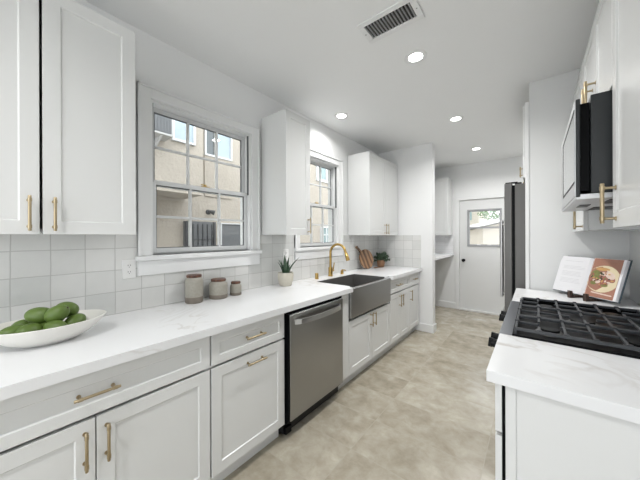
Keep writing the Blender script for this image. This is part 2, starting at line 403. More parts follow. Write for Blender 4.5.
# ------------------------------------------------------------------ far door
dr = bpy.data.objects.new('door_1', None); C.objects.link(dr); dr['kind'] = 'structure'; dr.location = (DX0, YF, 0)
gx0, gx1, gz0, gz1 = -0.965, -0.475, 1.205, 1.835
yd = YF+0.012
b = MB(); b.box(DX0+0.004, gx0, yd, yd+0.042, 0.022, DZ-0.004); b.box(gx1, DX1-0.004, yd, yd+0.042, 0.022, DZ-0.004); b.box(gx0, gx1, yd, yd+0.042, 0.022, gz0); b.box(gx0, gx1, yd, yd+0.042, gz1, DZ-0.004)
slab = b.build('door_panel', M['cab'], dr)
b = MB(); cw = 0.065
b.box(DX0-cw, DX0, YF-0.018, YF, 0, DZ+cw); b.box(DX1, DX1+cw, YF-0.018, YF, 0, DZ+cw); b.box(DX0, DX1, YF-0.018, YF, DZ, DZ+cw)
b.build('casing', M['trim'], dr, bevel=0.003)
b = MB(); f = 0.022
b.box(gx0-f, gx0, yd-0.012, yd, gz0-f, gz1+f); b.box(gx1, gx1+f, yd-0.012, yd, gz0-f, gz1+f); b.box(gx0, gx1, yd-0.012, yd, gz0-f, gz0); b.box(gx0, gx1, yd-0.012, yd, gz1, gz1+f)
zm = (gz0+gz1)/2+0.005; b.box(gx0, gx1, yd-0.004, yd+0.03, zm-0.016, zm+0.016)
b.box(gx0, gx0+0.016, yd, yd+0.03, gz0, gz1); b.box(gx1-0.016, gx1, yd, yd+0.03, gz0, gz1); b.box(gx0, gx1, yd, yd+0.03, gz0, gz0+0.018); b.box(gx0, gx1, yd, yd+0.03, gz1-0.018, gz1)
wf = b.build('door_window_frame', M['sash_grey'], dr)
box(gx0+0.012, gx1-0.012, yd+0.014, yd+0.018, gz0+0.014, gz1-0.014).build('pane', M['glass'], wf)
b = MB()
for xx in (-0.80, -0.64): b.box(xx-0.03, xx+0.03, yd-0.016, yd-0.002, gz0+0.004, gz0+0.018)
b.build('window_latch', M['silver'], wf)
b = MB(); b.lathe([(0, 0), (0.026, 0), (0.026, 0.006), (0.012, 0.012), (0.012, 0.032), (0.027, 0.04), (0.03, 0.055), (0.022, 0.066), (0, 0.068)], (-1.045, yd, 0.925), (0, -1, 0))
o = b.build('knob', M['black_plastic'], dr, smooth=True); o['label'] = 'round black door knob'
box(DX0, DX1, YF-0.035, YF+0.13, 0, 0.024).build('threshold', M['roof_white'], dr)  # white colour stands in for the sunlight gap under the door

# ------------------------------------------------------------------ cabinet builders
def pull(mb, c, axis, N, length=0.145, stand=0.032, r=0.0055):
    c, A, N = Vector(c), Vector(axis), Vector(N)
    h = length/2
    mb.tube([c+N*stand-A*h, c+N*stand-A*(h-0.002), c+N*stand+A*(h-0.002), c+N*stand+A*h], [r*0.8, r, r, r*0.8], 10)
    for sgn in (-1, 1):
        q = c+A*(sgn*(h-0.018)); mb.tube([q, q+N*0.003, q+N*0.0031, q+N*stand], [r*1.35, r*1.35, r*0.75, r*0.75], 10)
        mb.tube([c+N*stand+A*(sgn*(h-0.025)), c+N*stand+A*(sgn*(h-0.011))], r*1.25, 10)
    return mb
ZV = (0, 0, 1)
def carcass(root, x0, x1, y0, y1, z0, z1, open_x, top=True, t=0.018):
    """open-fronted box; open_x = +1 opens towards +X, -1 towards -X"""
    b = MB(); b.box(x0, x1, y0, y0+t, z0, z1); b.box(x0, x1, y1-t, y1, z0, z1); b.box(x0, x1, y0+t, y1-t, z0, z0+t)
    if top: b.box(x0, x1, y0+t, y1-t, z1-t, z1)
    bx = (x0, x0+0.006) if open_x > 0 else (x1-0.006, x1)
    b.box(*bx, y0+t, y1-t, z0+t, z1-(t if top else 0))
    return b.build('body', M['cab'], root)
def front(root, nm, xb, y0, y1, z0, z1, nx, hpos=None, haxis=None, fr=0.057, hl=0.145):
    b = MB(); b.shaker((xb, y0, z0), (0, 1, 0), (nx, 0, 0), y1-y0, z1-z0, fr=fr)
    d = b.build(nm, M['cab'], root, bevel=0.0012, segs=2)
    if hpos:
        hb = MB(); pull(hb, (xb+nx*0.02, hpos[0], hpos[1]), haxis, (nx, 0, 0), hl)
        hb.build('handle', M['brass'], d, smooth=True)
    return d
XB, XF = WL+0.009, -1.342      # base carcass back and front; doors stand 2 cm proud
YV = (0, 1, 0)
def base_root(name, label, y0, y1, toe=True):
    r = thing(name, label, 'cabinet', ((XB+XF)/2, (y0+y1)/2, 0))
    carcass(r, XB, XF, y0+0.001, y1-0.001, 0.105, 0.872, 1, top=False)
    box(XB, XF-0.045, y0+0.001, y1-0.001, 0, 0.105).build('toe_kick', M['cab'], r)
    return r
ZD0, ZD1, ZR0, ZR1 = 0.112, 0.684, 0.697, 0.862
# wide cabinet under the fruit bowl
r = base_root('base_cabinet', 'white base cabinet with one wide drawer above two doors, below the bowl of green fruit', -0.196, 0.741)
front(r, 'drawer', XF, -0.192, 0.737, ZR0, ZR1, 1, (0.274, 0.785), YV, fr=0.046, hl=0.14)
front(r, 'door', XF, -0.192, 0.2705, ZD0, ZD1, 1, (0.239, 0.583), ZV)
front(r, 'door', XF, 0.2745, 0.737, ZD0, ZD1, 1, (0.305, 0.583), ZV)
# pull-out cabinet beside the dishwasher
r = base_root('base_cabinet', 'white base cabinet with a drawer and one big pull-out door, left of the dishwasher', 0.743, 1.272)
front(r, 'drawer', XF, 0.747, 1.268, ZR0, ZR1, 1, (1.018, 0.787), YV, fr=0.046, hl=0.14)
front(r, 'door', XF, 0.747, 1.268, ZD0, ZD1, 1, (1.024, 0.634), YV, hl=0.14)
# under the sink
r = base_root('sink_cabinet', 'white two-door cabinet below the stainless farmhouse sink', 1.932, 2.955)
box(XF, XF+0.02, 1.934, 2.068, ZD0, 0.872).build('filler_panel', M['cab'], r, bevel=0.0015)
front(r, 'door', XF, 2.072, 2.510, ZD0, 0.600, 1, (2.478, 0.525), ZV, hl=0.135)
front(r, 'door', XF, 2.514, 2.951, ZD0, 0.600, 1, (2.546, 0.525), ZV, hl=0.135)
# right of the sink
r = base_root('base_cabinet', 'white base cabinet with a drawer and two narrow doors, right of the farmhouse sink', 2.957, 3.558)
front(r, 'drawer', XF, 2.961, 3.554, ZR0, ZR1, 1, (3.20, 0.782), YV, fr=0.045, hl=0.14)
front(r, 'door', XF, 2.961, 3.2555, ZD0, ZD1, 1, (3.224, 0.58), ZV)
front(r, 'door', XF, 3.2595, 3.554, ZD0, ZD1, 1, (3.291, 0.58), ZV)
r = base_root('base_cabinet', 'narrow white base cabinet with one drawer and one door, against the partition wall', 3.560, 3.964)
front(r, 'drawer', XF, 3.564, 3.960, ZR0, ZR1, 1, (3.76, 0.782), YV, fr=0.045, hl=0.12)
front(r, 'door', XF, 3.564, 3.960, ZD0, ZD1, 1, (3.600, 0.58), ZV)

# left countertop with the sink cut-out
SY0, SY1, SXB = 2.125, 2.865, -1.755
b = MB(); XCF = -1.285
b.box(WL+0.008, XCF, -0.6, 2.083, 0.874, 0.914); b.box(WL+0.008, XCF, 2.948, 3.972, 0.874, 0.914); b.box(WL+0.008, SXB, 2.083, 2.948, 0.874, 0.914)
b.box(SXB, -1.345, 2.083, SY0, 0.874, 0.914); b.box(SXB, -1.345, SY1, 2.948, 0.874, 0.914)
tag(b.build('countertop', M['marble']), 'long white veined stone countertop under both windows, holding bowl, canisters and sink', 'countertop')
# hidden end of the run, to carry the countertop out of frame
r = base_root('base_cabinet', 'white base cabinet at the near left end of the window counter', -0.6, -0.198)
front(r, 'door', XF, -0.596, -0.202, ZD0, ZR1, 1)

# upper cabinets on the left wall
UXF = -1.66
def upper_left(label, y0, y1, splits, handles, gp=0.0022):
    r = thing('wall_cabinet', label, 'cabinet', (WL, (y0+y1)/2, 1.385))
    carcass(r, WL+0.009, UXF, y0, y1, 1.392, 2.455, 1)
    ys = [y0]+splits+[y1]
    for i, (a, c) in enumerate(zip(ys, ys[1:])):
        front(r, 'door', UXF, a+(0.001 if i == 0 else gp), c-(0.001 if i == len(ys)-2 else gp), 1.388, 2.453, 1, (handles[i], 1.475), ZV)
    return r
upper_left('large white two-door wall cabinet above the bowl of green fruit', -0.186, 0.506, [0.158], [0.122, 0.197], gp=0.0048)
upper_left('narrow white single-door wall cabinet between the two windows', 1.60, 1.912, [], [1.878])
upper_left('white two-door wall cabinet in the corner by the partition, above the cutting board', 3.062, 3.965, [3.53], [3.495, 3.567])

# ------------------------------------------------------------------ dishwasher
r = thing('dishwasher', 'stainless steel dishwasher with a curved bar handle under the counter', 'dishwasher', (-1.6, 1.602, 0))
box(XB, XF-0.002, 1.276, 1.928, 0.03, 0.868).build('tub', M['black_plastic'], r)
dw = box(XF, -1.288, 1.292, 1.924, 0.128, 0.846).build('door', M['steel'], r, bevel=0.004, segs=3)
box(XF, -1.296, 1.284, 1.292, 0.128, 0.85).build('side_seal', M['black'], dw)
box(XF, -1.30, 1.292, 1.924, 0.848, 0.866).build('control_strip', M['black'], r)
b = MB(); b.box(XB, XF-0.05, 1.29, 1.92, 0.0, 0.125); b.box(XF-0.05, XF+0.018, 1.282, 1.335, 0.03, 0.075); b.box(XF-0.05, XF+0.03, 1.284, 1.92, 0.105, 0.125)
b.build('kick_plate', M['black'], r)
pts = []
for k in range(17):
    s = k/16; yy = 1.335+s*0.545; pts.append((-1.288+0.012+0.038*math.sin(PI*s)**0.6 if 0 < s < 1 else -1.290, yy, 0.79))
b = MB()
for i in range(16):
    a, c = pts[i], pts[i+1]
    b.prism([(a[0]-0.008, a[1], 0.774), (a[0]+0.006, a[1], 0.774), (c[0]+0.006, c[1], 0.774), (c[0]-0.008, c[1], 0.774)], (0, 0, 0.034))
bmesh.ops.remove_doubles(b.bm, verts=b.bm.verts, dist=0.0005)
b.build('handle', M['bar'], dw)

# ------------------------------------------------------------------ farmhouse sink
r = thing('farmhouse_sink', 'stainless apron-front farmhouse sink with a deep dark basin under the second window', 'sink', (-1.55, 2.515, 0.62))
b = MB(); w_ = 0.008; e_ = 0.001; zt_ = 0.9125; zf = 0.66
b.box(SXB+e_, SXB+e_+w_, SY0+e_, SY1-e_, zf, zt_); b.box(SXB+e_+w_, -1.3455, SY0+e_, SY0+e_+w_, zf, zt_); b.box(SXB+e_+w_, -1.3455, SY1-e_-w_, SY1-e_, zf, zt_); b.box(SXB+e_, -1.3455, SY0+e_, SY1-e_, zf-0.012, zf)
b.build('basin', M['steel_dark'], r)
box(-1.345, -1.303, 2.080, 2.940, 0.626, 0.900).build('apron', M['steel'], r, bevel=0.012, segs=4)
b = MB(); b.lathe([(0.0, 0.0), (0.02, 0.0), (0.045, 0.004), (0.052, 0.001)], (-1.55, 2.49, 0.661))
b.build('drain', M['chrome'], r, smooth=True)

# ------------------------------------------------------------------ faucet and deck fittings
r = thing('faucet', 'brushed gold gooseneck pull-down faucet behind the sink', 'faucet', (-1.868, 2.535, 0.914))
fx, fy = -1.868, 2.535
b = MB(); b.lathe([(0, 0), (0.028, 0), (0.031, 0.006), (0.025, 0.01), (0.025, 0.10), (0.0145, 0.108), (0.0, 0.108)], (fx, fy, 0.914))
b.build('base', M['gold'], r, smooth=True)
pts = [(fx, fy, 1.02), (fx, fy, 1.18)]
R = 0.105
for k in range(1, 15):
    a = PI*k/14*0.92; pts.append((fx+R-R*math.cos(a), fy, 1.18+R*math.sin(a)))
e = Vector(pts[-1]); d = (e-Vector(pts[-2])).normalized(); pts.append(tuple(e+d*0.02))
MB().tube(pts, 0.0140, 16).build('spout', M['gold'], r, smooth=True)
e = Vector(pts[-1]); MB().tube([e, e+d*0.004, e+d*0.05, e+d*0.085, e+d*0.087], [0.015, 0.0185, 0.020, 0.023, 0.017], 16).build('spray_head', M['gold'], r, smooth=True)
b = MB(); b.tube([(fx+0.0, fy+0.018, 0.975), (fx, fy+0.058, 0.975)], 0.012, 14); b.tube([(fx, fy+0.052, 0.975), (fx, fy+0.058, 0.995), (fx, fy+0.075, 1.065)], [0.008, 0.007, 0.0065], 12)
b.build('lever', M['gold'], r, smooth=True)
sd = thing('soap_dispenser', 'small brushed gold soap dispenser on the counter right of the faucet', 'soap dispenser', (-1.855, 2.755, 0.914))
MB().lathe([(0, 0), (0.022, 0), (0.022, 0.006), (0.017, 0.008), (0.017, 0.045), (0.009, 0.048), (0.009, 0.056), (0, 0.056)], (-1.855, 2.755, 0.914)).build('base', M['gold'], sd, smooth=True)
MB().tube([(-1.855, 2.755, 0.966), (-1.81, 2.755, 0.966), (-1.80, 2.755, 0.96)], 0.0065, 10).build('nozzle', M['gold'], sd, smooth=True)
tag(MB().lathe([(0, 0), (0.022, 0), (0.022, 0.005), (0.019, 0.007), (0.019, 0.058), (0.016, 0.063), (0, 0.063)], (-1.86, 2.272, 0.914)).build('air_gap_cap', M['gold'], smooth=True), 'short brushed gold cylinder cap on the counter left of the faucet', 'air gap')

# ------------------------------------------------------------------ fruit bowl
BC = Vector((-1.692, 0.188, 0.914)); BA, BB, BH = 0.202, 0.148, 0.088
b = MB()
prof = [(0, 0.0), (0.42, 0.0), (0.46, 0.004), (0.66, 0.022), (0.84, 0.05), (0.95, 0.076), (0.995, BH), (0.985, BH+0.002), (0.965, BH-0.001), (0.92, 0.074), (0.80, 0.05), (0.62, 0.027), (0.42, 0.012), (0, 0.009)]
b.lathe([(p, h) for p, h in prof], BC, seg=56, sx=BB, sy=BA)
for v in b.bm.verts:   # the ends sweep up a little
    t = (v.co.y-BC.y)/BA; v.co.z += 0.003*t*t*(v.co.z-BC.z)/BH
tag(b.build('fruit_bowl', M['ceramic'], smooth=True), 'long oval white ceramic bowl full of green fruit on the countertop', 'bowl')
def fruit(label, c, rl, rs, d):
    c = Vector(c); d = Vector(d).normalized()
    r = thing('green_fruit', label, 'fruit', c, 'green fruit in the oval bowl')
    prof = [(0.0, -rl*1.0)]
    for k in range(1, 16):
        a = -PI/2+PI*k/16; prof.append((rs*math.cos(a)**0.92*(1-0.06*math.sin(a)), rl*math.sin(a)))
    prof += [(rs*0.1, rl*0.94), (0.0, rl*0.91)]
    b = MB(); b.lathe(prof, c, d, seg=28)
    b.build('skin', M['fruit'], r, smooth=True)
    MB().lathe([(0, 0), (0.0045, 0), (0.0035, 0.005), (0, 0.006)], c+d*(rl*0.91), d, seg=10).build('stem_end', M['stem'], r, smooth=True)
    return r
fruits = [
 ('green fruit at the near left end of the bowl, largest at the front left', (-1.655, 0.083, 0.983), 0.051, 0.036, (0.35, -1, 0.15)),
 ('dark green fruit at the back left of the bowl, low behind the others', (-1.775, 0.105, 0.973), 0.042, 0.034, (0.3, 0.4, 0.7)),
 ('green fruit lying sideways on top of the pile at left', (-1.700, 0.158, 1.033), 0.050, 0.036, (-0.45, -0.75, 0.15)),
 ('green fruit low at the front of the bowl, second from the left', (-1.628, 0.122, 0.988), 0.044, 0.033, (0.5, -0.85, 0.1)),
 ('green fruit wedged in the middle of the bowl under the two on top', (-1.668, 0.178, 0.974), 0.042, 0.034, (0.6, 0.5, 0.2)),
 ('green fruit tilted on top of the pile at the back right', (-1.712, 0.247, 1.038), 0.047, 0.036, (-0.6, -0.55, 0.2)),
 ('green fruit on top of the pile at the front with its stem end up', (-1.645, 0.207, 1.039), 0.044, 0.036, (0.35, 0.65, 0.5)),
 ('green fruit low at the front of the bowl below the upright one', (-1.610, 0.196, 0.988), 0.044, 0.032, (0.75, 0.62, 0.05)),
 ('green fruit at the right end of the pile next to the empty bowl end', (-1.655, 0.266, 0.985), 0.046, 0.035, (-0.3, 0.55, 0.35)),
]
for a in fruits: fruit(*a)

# ------------------------------------------------------------------ canisters
def canister(label, c, rad, hb, neck, hl):
    r = thing('canister', label, 'canister', c, 'lidded stoneware canisters')
    zb = hb*0.24
    b = MB(); b.lathe([(0, 0), (rad*0.92, 0), (rad, 0.006), (rad, zb), (rad*0.99, zb)], c, seg=40); b.build('base_band', M['stoneware_band'], r, smooth=True)
    b = MB(); b.lathe([(rad*0.985, zb-0.001), (rad, zb), (rad, hb-0.028), (rad*0.97, hb-0.016), (neck+0.004, hb-0.006), (neck, hb), (0, hb)], c, seg=40); b.build('body', M['ceramic_speckle'], r, smooth=True)
    b = MB(); b.lathe([(0, hb), (neck+0.002, hb), (neck+0.003, hb+0.003), (neck+0.003, hb+hl-0.004), (neck, hb+hl), (0, hb+hl)], c, seg=40); b.build('lid', M['walnut'], r, smooth=True)
canister('tall grey stoneware canister with walnut lid, left of the three', (-1.885, 0.935, 0.914), 0.058, 0.178, 0.047, 0.018)
canister('wide stoneware canister with walnut lid, middle of the three', (-1.878, 1.118, 0.914), 0.066, 0.128, 0.051, 0.017)
canister('smallest stoneware canister with walnut lid, right of the three', (-1.868, 1.262, 0.914), 0.044, 0.090, 0.034, 0.016)

# ------------------------------------------------------------------ aloe
c = Vector((-1.845, 1.79, 0.914))
r = thing('aloe_plant', 'small spiky aloe in a cream textured pot beside the narrow wall cabinet', 'potted plant', c)
b = MB(); b.lathe([(0, 0), (0.052, 0), (0.058, 0.006), (0.072, 0.06), (0.075, 0.10), (0.072, 0.125), (0.066, 0.125), (0.064, 0.105), (0, 0.105)], c, seg=36)
for v in b.bm.verts:
    d = v.co-c; rr = math.hypot(d.x, d.y)
    if 0.01 < d.z < 0.12 and rr > 0.055:
        k = 1+0.025*math.cos(12*math.atan2(d.y, d.x)); v.co.x = c.x+d.x*k; v.co.y = c.y+d.y*k
b.build('pot', M['cream'], r, smooth=True)
MB().lathe([(0, 0), (0.063, 0), (0.063, 0.003), (0, 0.004)], c+Vector((0, 0, 0.105)), seg=24).build('soil', M['soil'], r)
def aloe_leaf(ang, lean, ln, w):
    b = MB(); base = c+Vector((math.cos(ang)*0.015, math.sin(ang)*0.015, 0.105)); out = Vector((math.cos(ang), math.sin(ang), 0)); side = Vector((-math.sin(ang), math.cos(ang), 0))
    rings = []
    for k in range(8):
        s = k/7; p = base+out*(lean*ln*(s**1.4))+Vector((0, 0, ln*s*(1-0.25*lean*s))); ww = w*(1-s**1.5)*0.5+0.0008; th = ww*0.55
        rings.append([b.bm.verts.new(q) for q in (p-side*ww-out*th*0.2, p-out*(-th), p+side*ww-out*th*0.2, p-out*(th*0.5))])
    for a, d in zip(rings, rings[1:]):
        for i in range(4): b.bm.faces.new([a[i], a[(i+1) % 4], d[(i+1) % 4], d[i]])
    b.bm.faces.new(list(reversed(rings[0]))); b.bm.faces.new(rings[-1])
    bmesh.ops.recalc_face_normals(b.bm, faces=b.bm.faces)
    b.build('leaf', M['aloe'], r, smooth=True)
for ang, lean, ln, w in ((2.45+PI*0, 0.55, 0.195, 0.040), (0.55, 0.62, 0.185, 0.046), (1.6, 0.18, 0.165, 0.034), (-0.7, 0.35, 0.135, 0.032), (-2.3, 0.45, 0.13, 0.032), (4.0, 0.2, 0.14, 0.03), (0.2, 0.35, 0.11, 0.028), (3.2, 0.5, 0.15, 0.03)):
    aloe_leaf(ang, lean, ln*1.05, w*1.35)

# ------------------------------------------------------------------ cutting board leaning on the tiles
r = thing('cutting_board', 'round striped wooden cutting board with a handle leaning on the tiles in the corner', 'cutting board', (-1.90, 3.47, 0.914))
tilt = math.radians(12); ya_ = math.radians(12); hn = Vector((math.cos(ya_), -math.sin(ya_), 0)); rt = Vector((math.sin(ya_), math.cos(ya_), 0))
up = -hn*math.sin(tilt)+Vector((0, 0, math.cos(tilt))); nrm = hn*math.cos(tilt)+Vector((0, 0, math.sin(tilt)))
o0 = Vector((-1.852, 3.39, 0.9145)); Rb = 0.140; cc = o0+up*Rb*1.0
ha = math.radians(132)
hd = rt*math.cos(ha)+up*math.sin(ha); hp = -rt*math.sin(ha)+up*math.cos(ha)
pts = []
a0 = 0.17
for k in range(41):
    a = ha+a0+(2*PI-2*a0)*k/40; pts.append(cc+(rt*math.cos(a)+up*math.sin(a))*Rb*(1.0))
for q, w in ((1.16, 0.017), (1.5, 0.015), (1.68, 0.019), (1.78, 0.016)): pts.append(cc+hd*Rb*q-hp*w*1)
for q, w in ((1.78, 0.016), (1.68, 0.019), (1.5, 0.015), (1.16, 0.017)): pts.append(cc+hd*Rb*q+hp*w*1)
MB().prism(pts, nrm*0.02).build('board', M['acacia'], r, bevel=0.004)
b = MB(); b.tube([cc+hd*Rb*1.66-nrm*0.0006, cc+hd*Rb*1.66+nrm*0.0206], 0.007, 12); b.build('hang_hole', M['darkwood'], r)
sp = thing('wooden_spoon', 'small brown wooden spoon lying on the counter in front of the round board', 'spoon', (-1.80, 3.60, 0.914))
b = MB(); b.tube([(-1.80, 3.56, 0.924), (-1.79, 3.64, 0.923), (-1.775, 3.74, 0.921)], [0.008, 0.006, 0.006], 10); b.build('handle', M['acacia_edge'], sp, smooth=True)
b = MB(); b.lathe([(0, -0.010), (0.018, -0.006), (0.025, 0.002), (0.022, 0.002), (0.014, -0.003), (0, -0.005)], (-1.805, 3.535, 0.926), seg=20, sy=1.35); b.build('bowl', M['acacia_edge'], sp, smooth=True)

# ------------------------------------------------------------------ small herb pot in the corner
c = Vector((-1.845, 3.80, 0.914))
r = thing('potted_herb', 'small leafy green plant in a brown woven pot in the counter corner', 'potted plant', c)
MB().lathe([(0, 0), (0.045, 0), (0.052, 0.01), (0.060, 0.06), (0.061, 0.098), (0.057, 0.10), (0.054, 0.09), (0, 0.088)], c, seg=28).build('pot', M['terracotta'], r, smooth=True)
rnd = random.Random(3); lf = MB(); st = MB()
for i in range(40):
    a = rnd.uniform(0, 2*PI); el = rnd.uniform(0.1, 1.45); ln = rnd.uniform(0.11, 0.19)
    d = Vector((math.cos(a)*math.cos(el), math.sin(a)*math.cos(el), math.sin(el)))
    if (c+d*ln).x < WL+0.04: d.x = abs(d.x)*0.3; d.normalize()
    p0 = c+Vector((d.x*0.03, d.y*0.03, 0.088)); p1 = p0+d*ln*0.75+Vector((0, 0, -0.01))
    st.tube([p0, (p0+p1)/2+Vector((0, 0, 0.008)), p1], 0.0015, 5)
    for k in range(9):
        s = rnd.uniform(0.35, 1.05); q = p0.lerp(p1, s); dd = (d+Vector((rnd.uniform(-1, 1), rnd.uniform(-1, 1), rnd.uniform(-0.5, 0.9)))).normalized()
        sd_ = dd.orthogonal().normalized(); L, Wd = rnd.uniform(0.026, 0.04), rnd.uniform(0.010, 0.015); nn = dd.cross(sd_)*0.003
        if (q+dd*L).x < WL+0.02: continue
        vs_ = [lf.bm.verts.new(x) for x in (q, q+dd*L*0.4+sd_*Wd, q+dd*L, q+dd*L*0.4-sd_*Wd, q+dd*L*0.45-nn)]
        for f in ((0, 1, 4), (1, 2, 4), (2, 3, 4), (3, 0, 4)): lf.bm.faces.new([vs_[j] for j in f])
lf.build('foliage', M['leaf'], r); st.build('stems', M['leaf'], r)

# ------------------------------------------------------------------ outlets
def outlet(label, y, z):
    r = thing('wall_outlet', label, 'outlet', (WL+0.008, y, z))
    x = WL+0.008
    pl = box(x, x+0.006, y-0.036, y+0.036, z-0.058, z+0.058).build('cover_plate', M['plastic_white'], r, bevel=0.003)
    for dz in (-0.02, 0.02):
        s = MB().lathe([(0, 0.0), (0.0165, 0.0), (0.0165, 0.0085), (0, 0.0085)], (x, y, z+dz), (1, 0, 0), seg=20).build('socket', M['plastic_white'], r)
        b = MB(); b.box(x+0.0082, x+0.0092, y-0.0075, y-0.005, z+dz, z+dz+0.008); b.box(x+0.0082, x+0.0092, y+0.005, y+0.0075, z+dz, z+dz+0.008); b.box(x+0.0082, x+0.0092, y-0.002, y+0.002, z+dz-0.009, z+dz-0.005)
        b.build('slots', M['slot'], s)
outlet('white duplex wall outlet left of the near window sill', 0.566, 1.178)
outlet('white wall outlet on the tiles above the aloe plant', 1.905, 1.19)

# ------------------------------------------------------------------ right side: counters and cabinets
RX = WR-0.001
r = thing('base_cabinet', 'white base cabinet with a plain end panel at the near end of the right-hand counter', 'cabinet', (0.22, 1.32, 0))
carcass(r, -0.082, RX, 1.118, 1.522, 0.105, 0.872, -1, top=False)
box(-0.03, RX, 1.13, 1.522, 0, 0.105).build('toe_kick', M['cab'], r)
b = MB(); b.box(-0.082, RX, 1.112, 1.1178, 0.0, 0.872); b.box(-0.080, -0.052, 1.106, 1.112, 0.0, 0.872)
b.build('end_panel', M['cab'], r, bevel=0.0012)
box(-0.0915, -0.082, 1.122, 1.518, 0.112, 0.868).build('seal_or_gap_shade', M['black'], r)  # black strip imitating the shade in the door gap, not a real seal
b = MB(); b.shaker((-0.092, 1.52, 0.112), (0, -1, 0), (-1, 0, 0), 0.404, 0.572)
d = b.build('door', M['cab'], r, bevel=0.0012)
hb = MB(); pull(hb, (-0.112, 1.475, 0.62), ZV, (-1, 0, 0), 0.15, stand=0.03); hb.build('handle', M['brass'], d, smooth=True)
b = MB(); b.shaker((-0.092, 1.52, 0.697), (0, -1, 0), (-1, 0, 0), 0.404, 0.165, fr=0.045)
d = b.build('drawer', M['cab'], r, bevel=0.0012)
hb = MB(); pull(hb, (-0.112, 1.40, 0.78), YV, (-1, 0, 0), 0.13, stand=0.026); hb.build('handle', M['brass'], d, smooth=True)
tag(box(-0.134, WR, 1.085, 1.527, 0.874, 0.914).build('countertop', M['marble'], bevel=0.002), 'short white stone countertop in front of the gas range on the right', 'countertop')
r = thing('base_cabinet', 'white base cabinet between the gas range and the refrigerator panel', 'cabinet', (0.22, 2.65, 0))
carcass(r, -0.082, RX, 2.366, 2.945, 0.105, 0.872, -1, top=False)
box(-0.03, RX, 2.366, 2.945, 0, 0.105).build('toe_kick', M['cab'], r)
b = MB(); b.shaker((-0.083, 2.942, 0.112), (0, -1, 0), (-1, 0, 0), 0.573, 0.75); d = b.build('door', M['cab'], r, bevel=0.0012)
hb = MB(); pull(hb, (-0.103, 2.42, 0.79), ZV, (-1, 0, 0), 0.135); hb.build('handle', M['brass'], d, smooth=True)
tag(box(-0.134, WR, 2.361, 2.950, 0.874, 0.914).build('countertop', M['marble'], bevel=0.002), 'small white stone countertop behind the gas range holding the open cookbook', 'countertop')

# ------------------------------------------------------------------ gas range
r = thing('gas_range', 'stainless gas range with black grates and black knobs on the right', 'stove', (0.2, 1.945, 0))
y0, y1 = 1.531, 2.357
box(-0.085, 0.50, y0, y1, 0.06, 0.895).build('body', M['steel'], r)
b = MB(); b.prism([(-0.135, y0, 0.775), (-0.148, y0, 0.80), (-0.138, y0, 0.912), (-0.085, y0, 0.912), (-0.085, y0, 0.775)], (0, y1-y0, 0))
cp = b.build('control_panel', M['ledge'], r, bevel=0.004)
box(-0.088, 0.505, y0+0.004, y1-0.004, 0.895, 0.912).build('cooktop', M['black'], r, bevel=0.002)
b = MB(); b.box(-0.086, 0.50, y0, y0+0.006, 0.895, 0.921); b.box(-0.086, 0.50, y1-0.012, y1, 0.895, 0.937); b.box(0.47, 0.51, y0, y1, 0.895, 0.935)
b.build('cooktop_rim', M['black'], r, bevel=0.002)
od = box(-0.125, -0.086, y0+0.01, y1-0.01, 0.22, 0.765).build('oven_door', M['steel'], r, bevel=0.004)
box(-0.128, -0.124, y0+0.11, y1-0.11, 0.34, 0.64).build('oven_window', M['black'], od)
b = MB(); b.tube([(-0.155, y0+0.05, 0.715), (-0.155, y1-0.05, 0.715)], 0.011, 14)
for yy in (y0+0.08, y1-0.08): b.tube([(-0.124, yy, 0.715), (-0.155, yy, 0.715)], 0.008, 10)
b.build('oven_handle', M['chrome'], od, smooth=True)
box(-0.12, -0.086, y0+0.01, y1-0.01, 0.08, 0.205).build('warming_drawer', M['steel'], r, bevel=0.003)
for xx in (-0.05, 0.46):
    for yy in (y0+0.05, y1-0.05): MB().tube([(xx, yy, 0), (xx, yy, 0.07)], 0.018, 12).build('foot', M['black_plastic'], r)
kn = Vector((-0.91, 0, 0.30)).normalized(); kn = Vector((-1, 0, 0.12)).normalized()
for yy in (1.63, 1.73, 2.16, 2.26):
    c = Vector((-0.143, yy, 0.826))
    b = MB(); b.lathe([(0, 0), (0.026, 0), (0.027, 0.008), (0.022, 0.010), (0.021, 0.035), (0.018, 0.038), (0, 0.038)], c, kn, seg=24)
    t_ = Vector((0, 1, 0)); u_ = kn.cross(t_)
    b.obox(c+kn*0.03-t_*0.007-u_*0.022, t_*0.014, u_*0.044, kn*0.018)
    b.build('knob', M['black_plastic'], r, smooth=True, bevel=0.0)
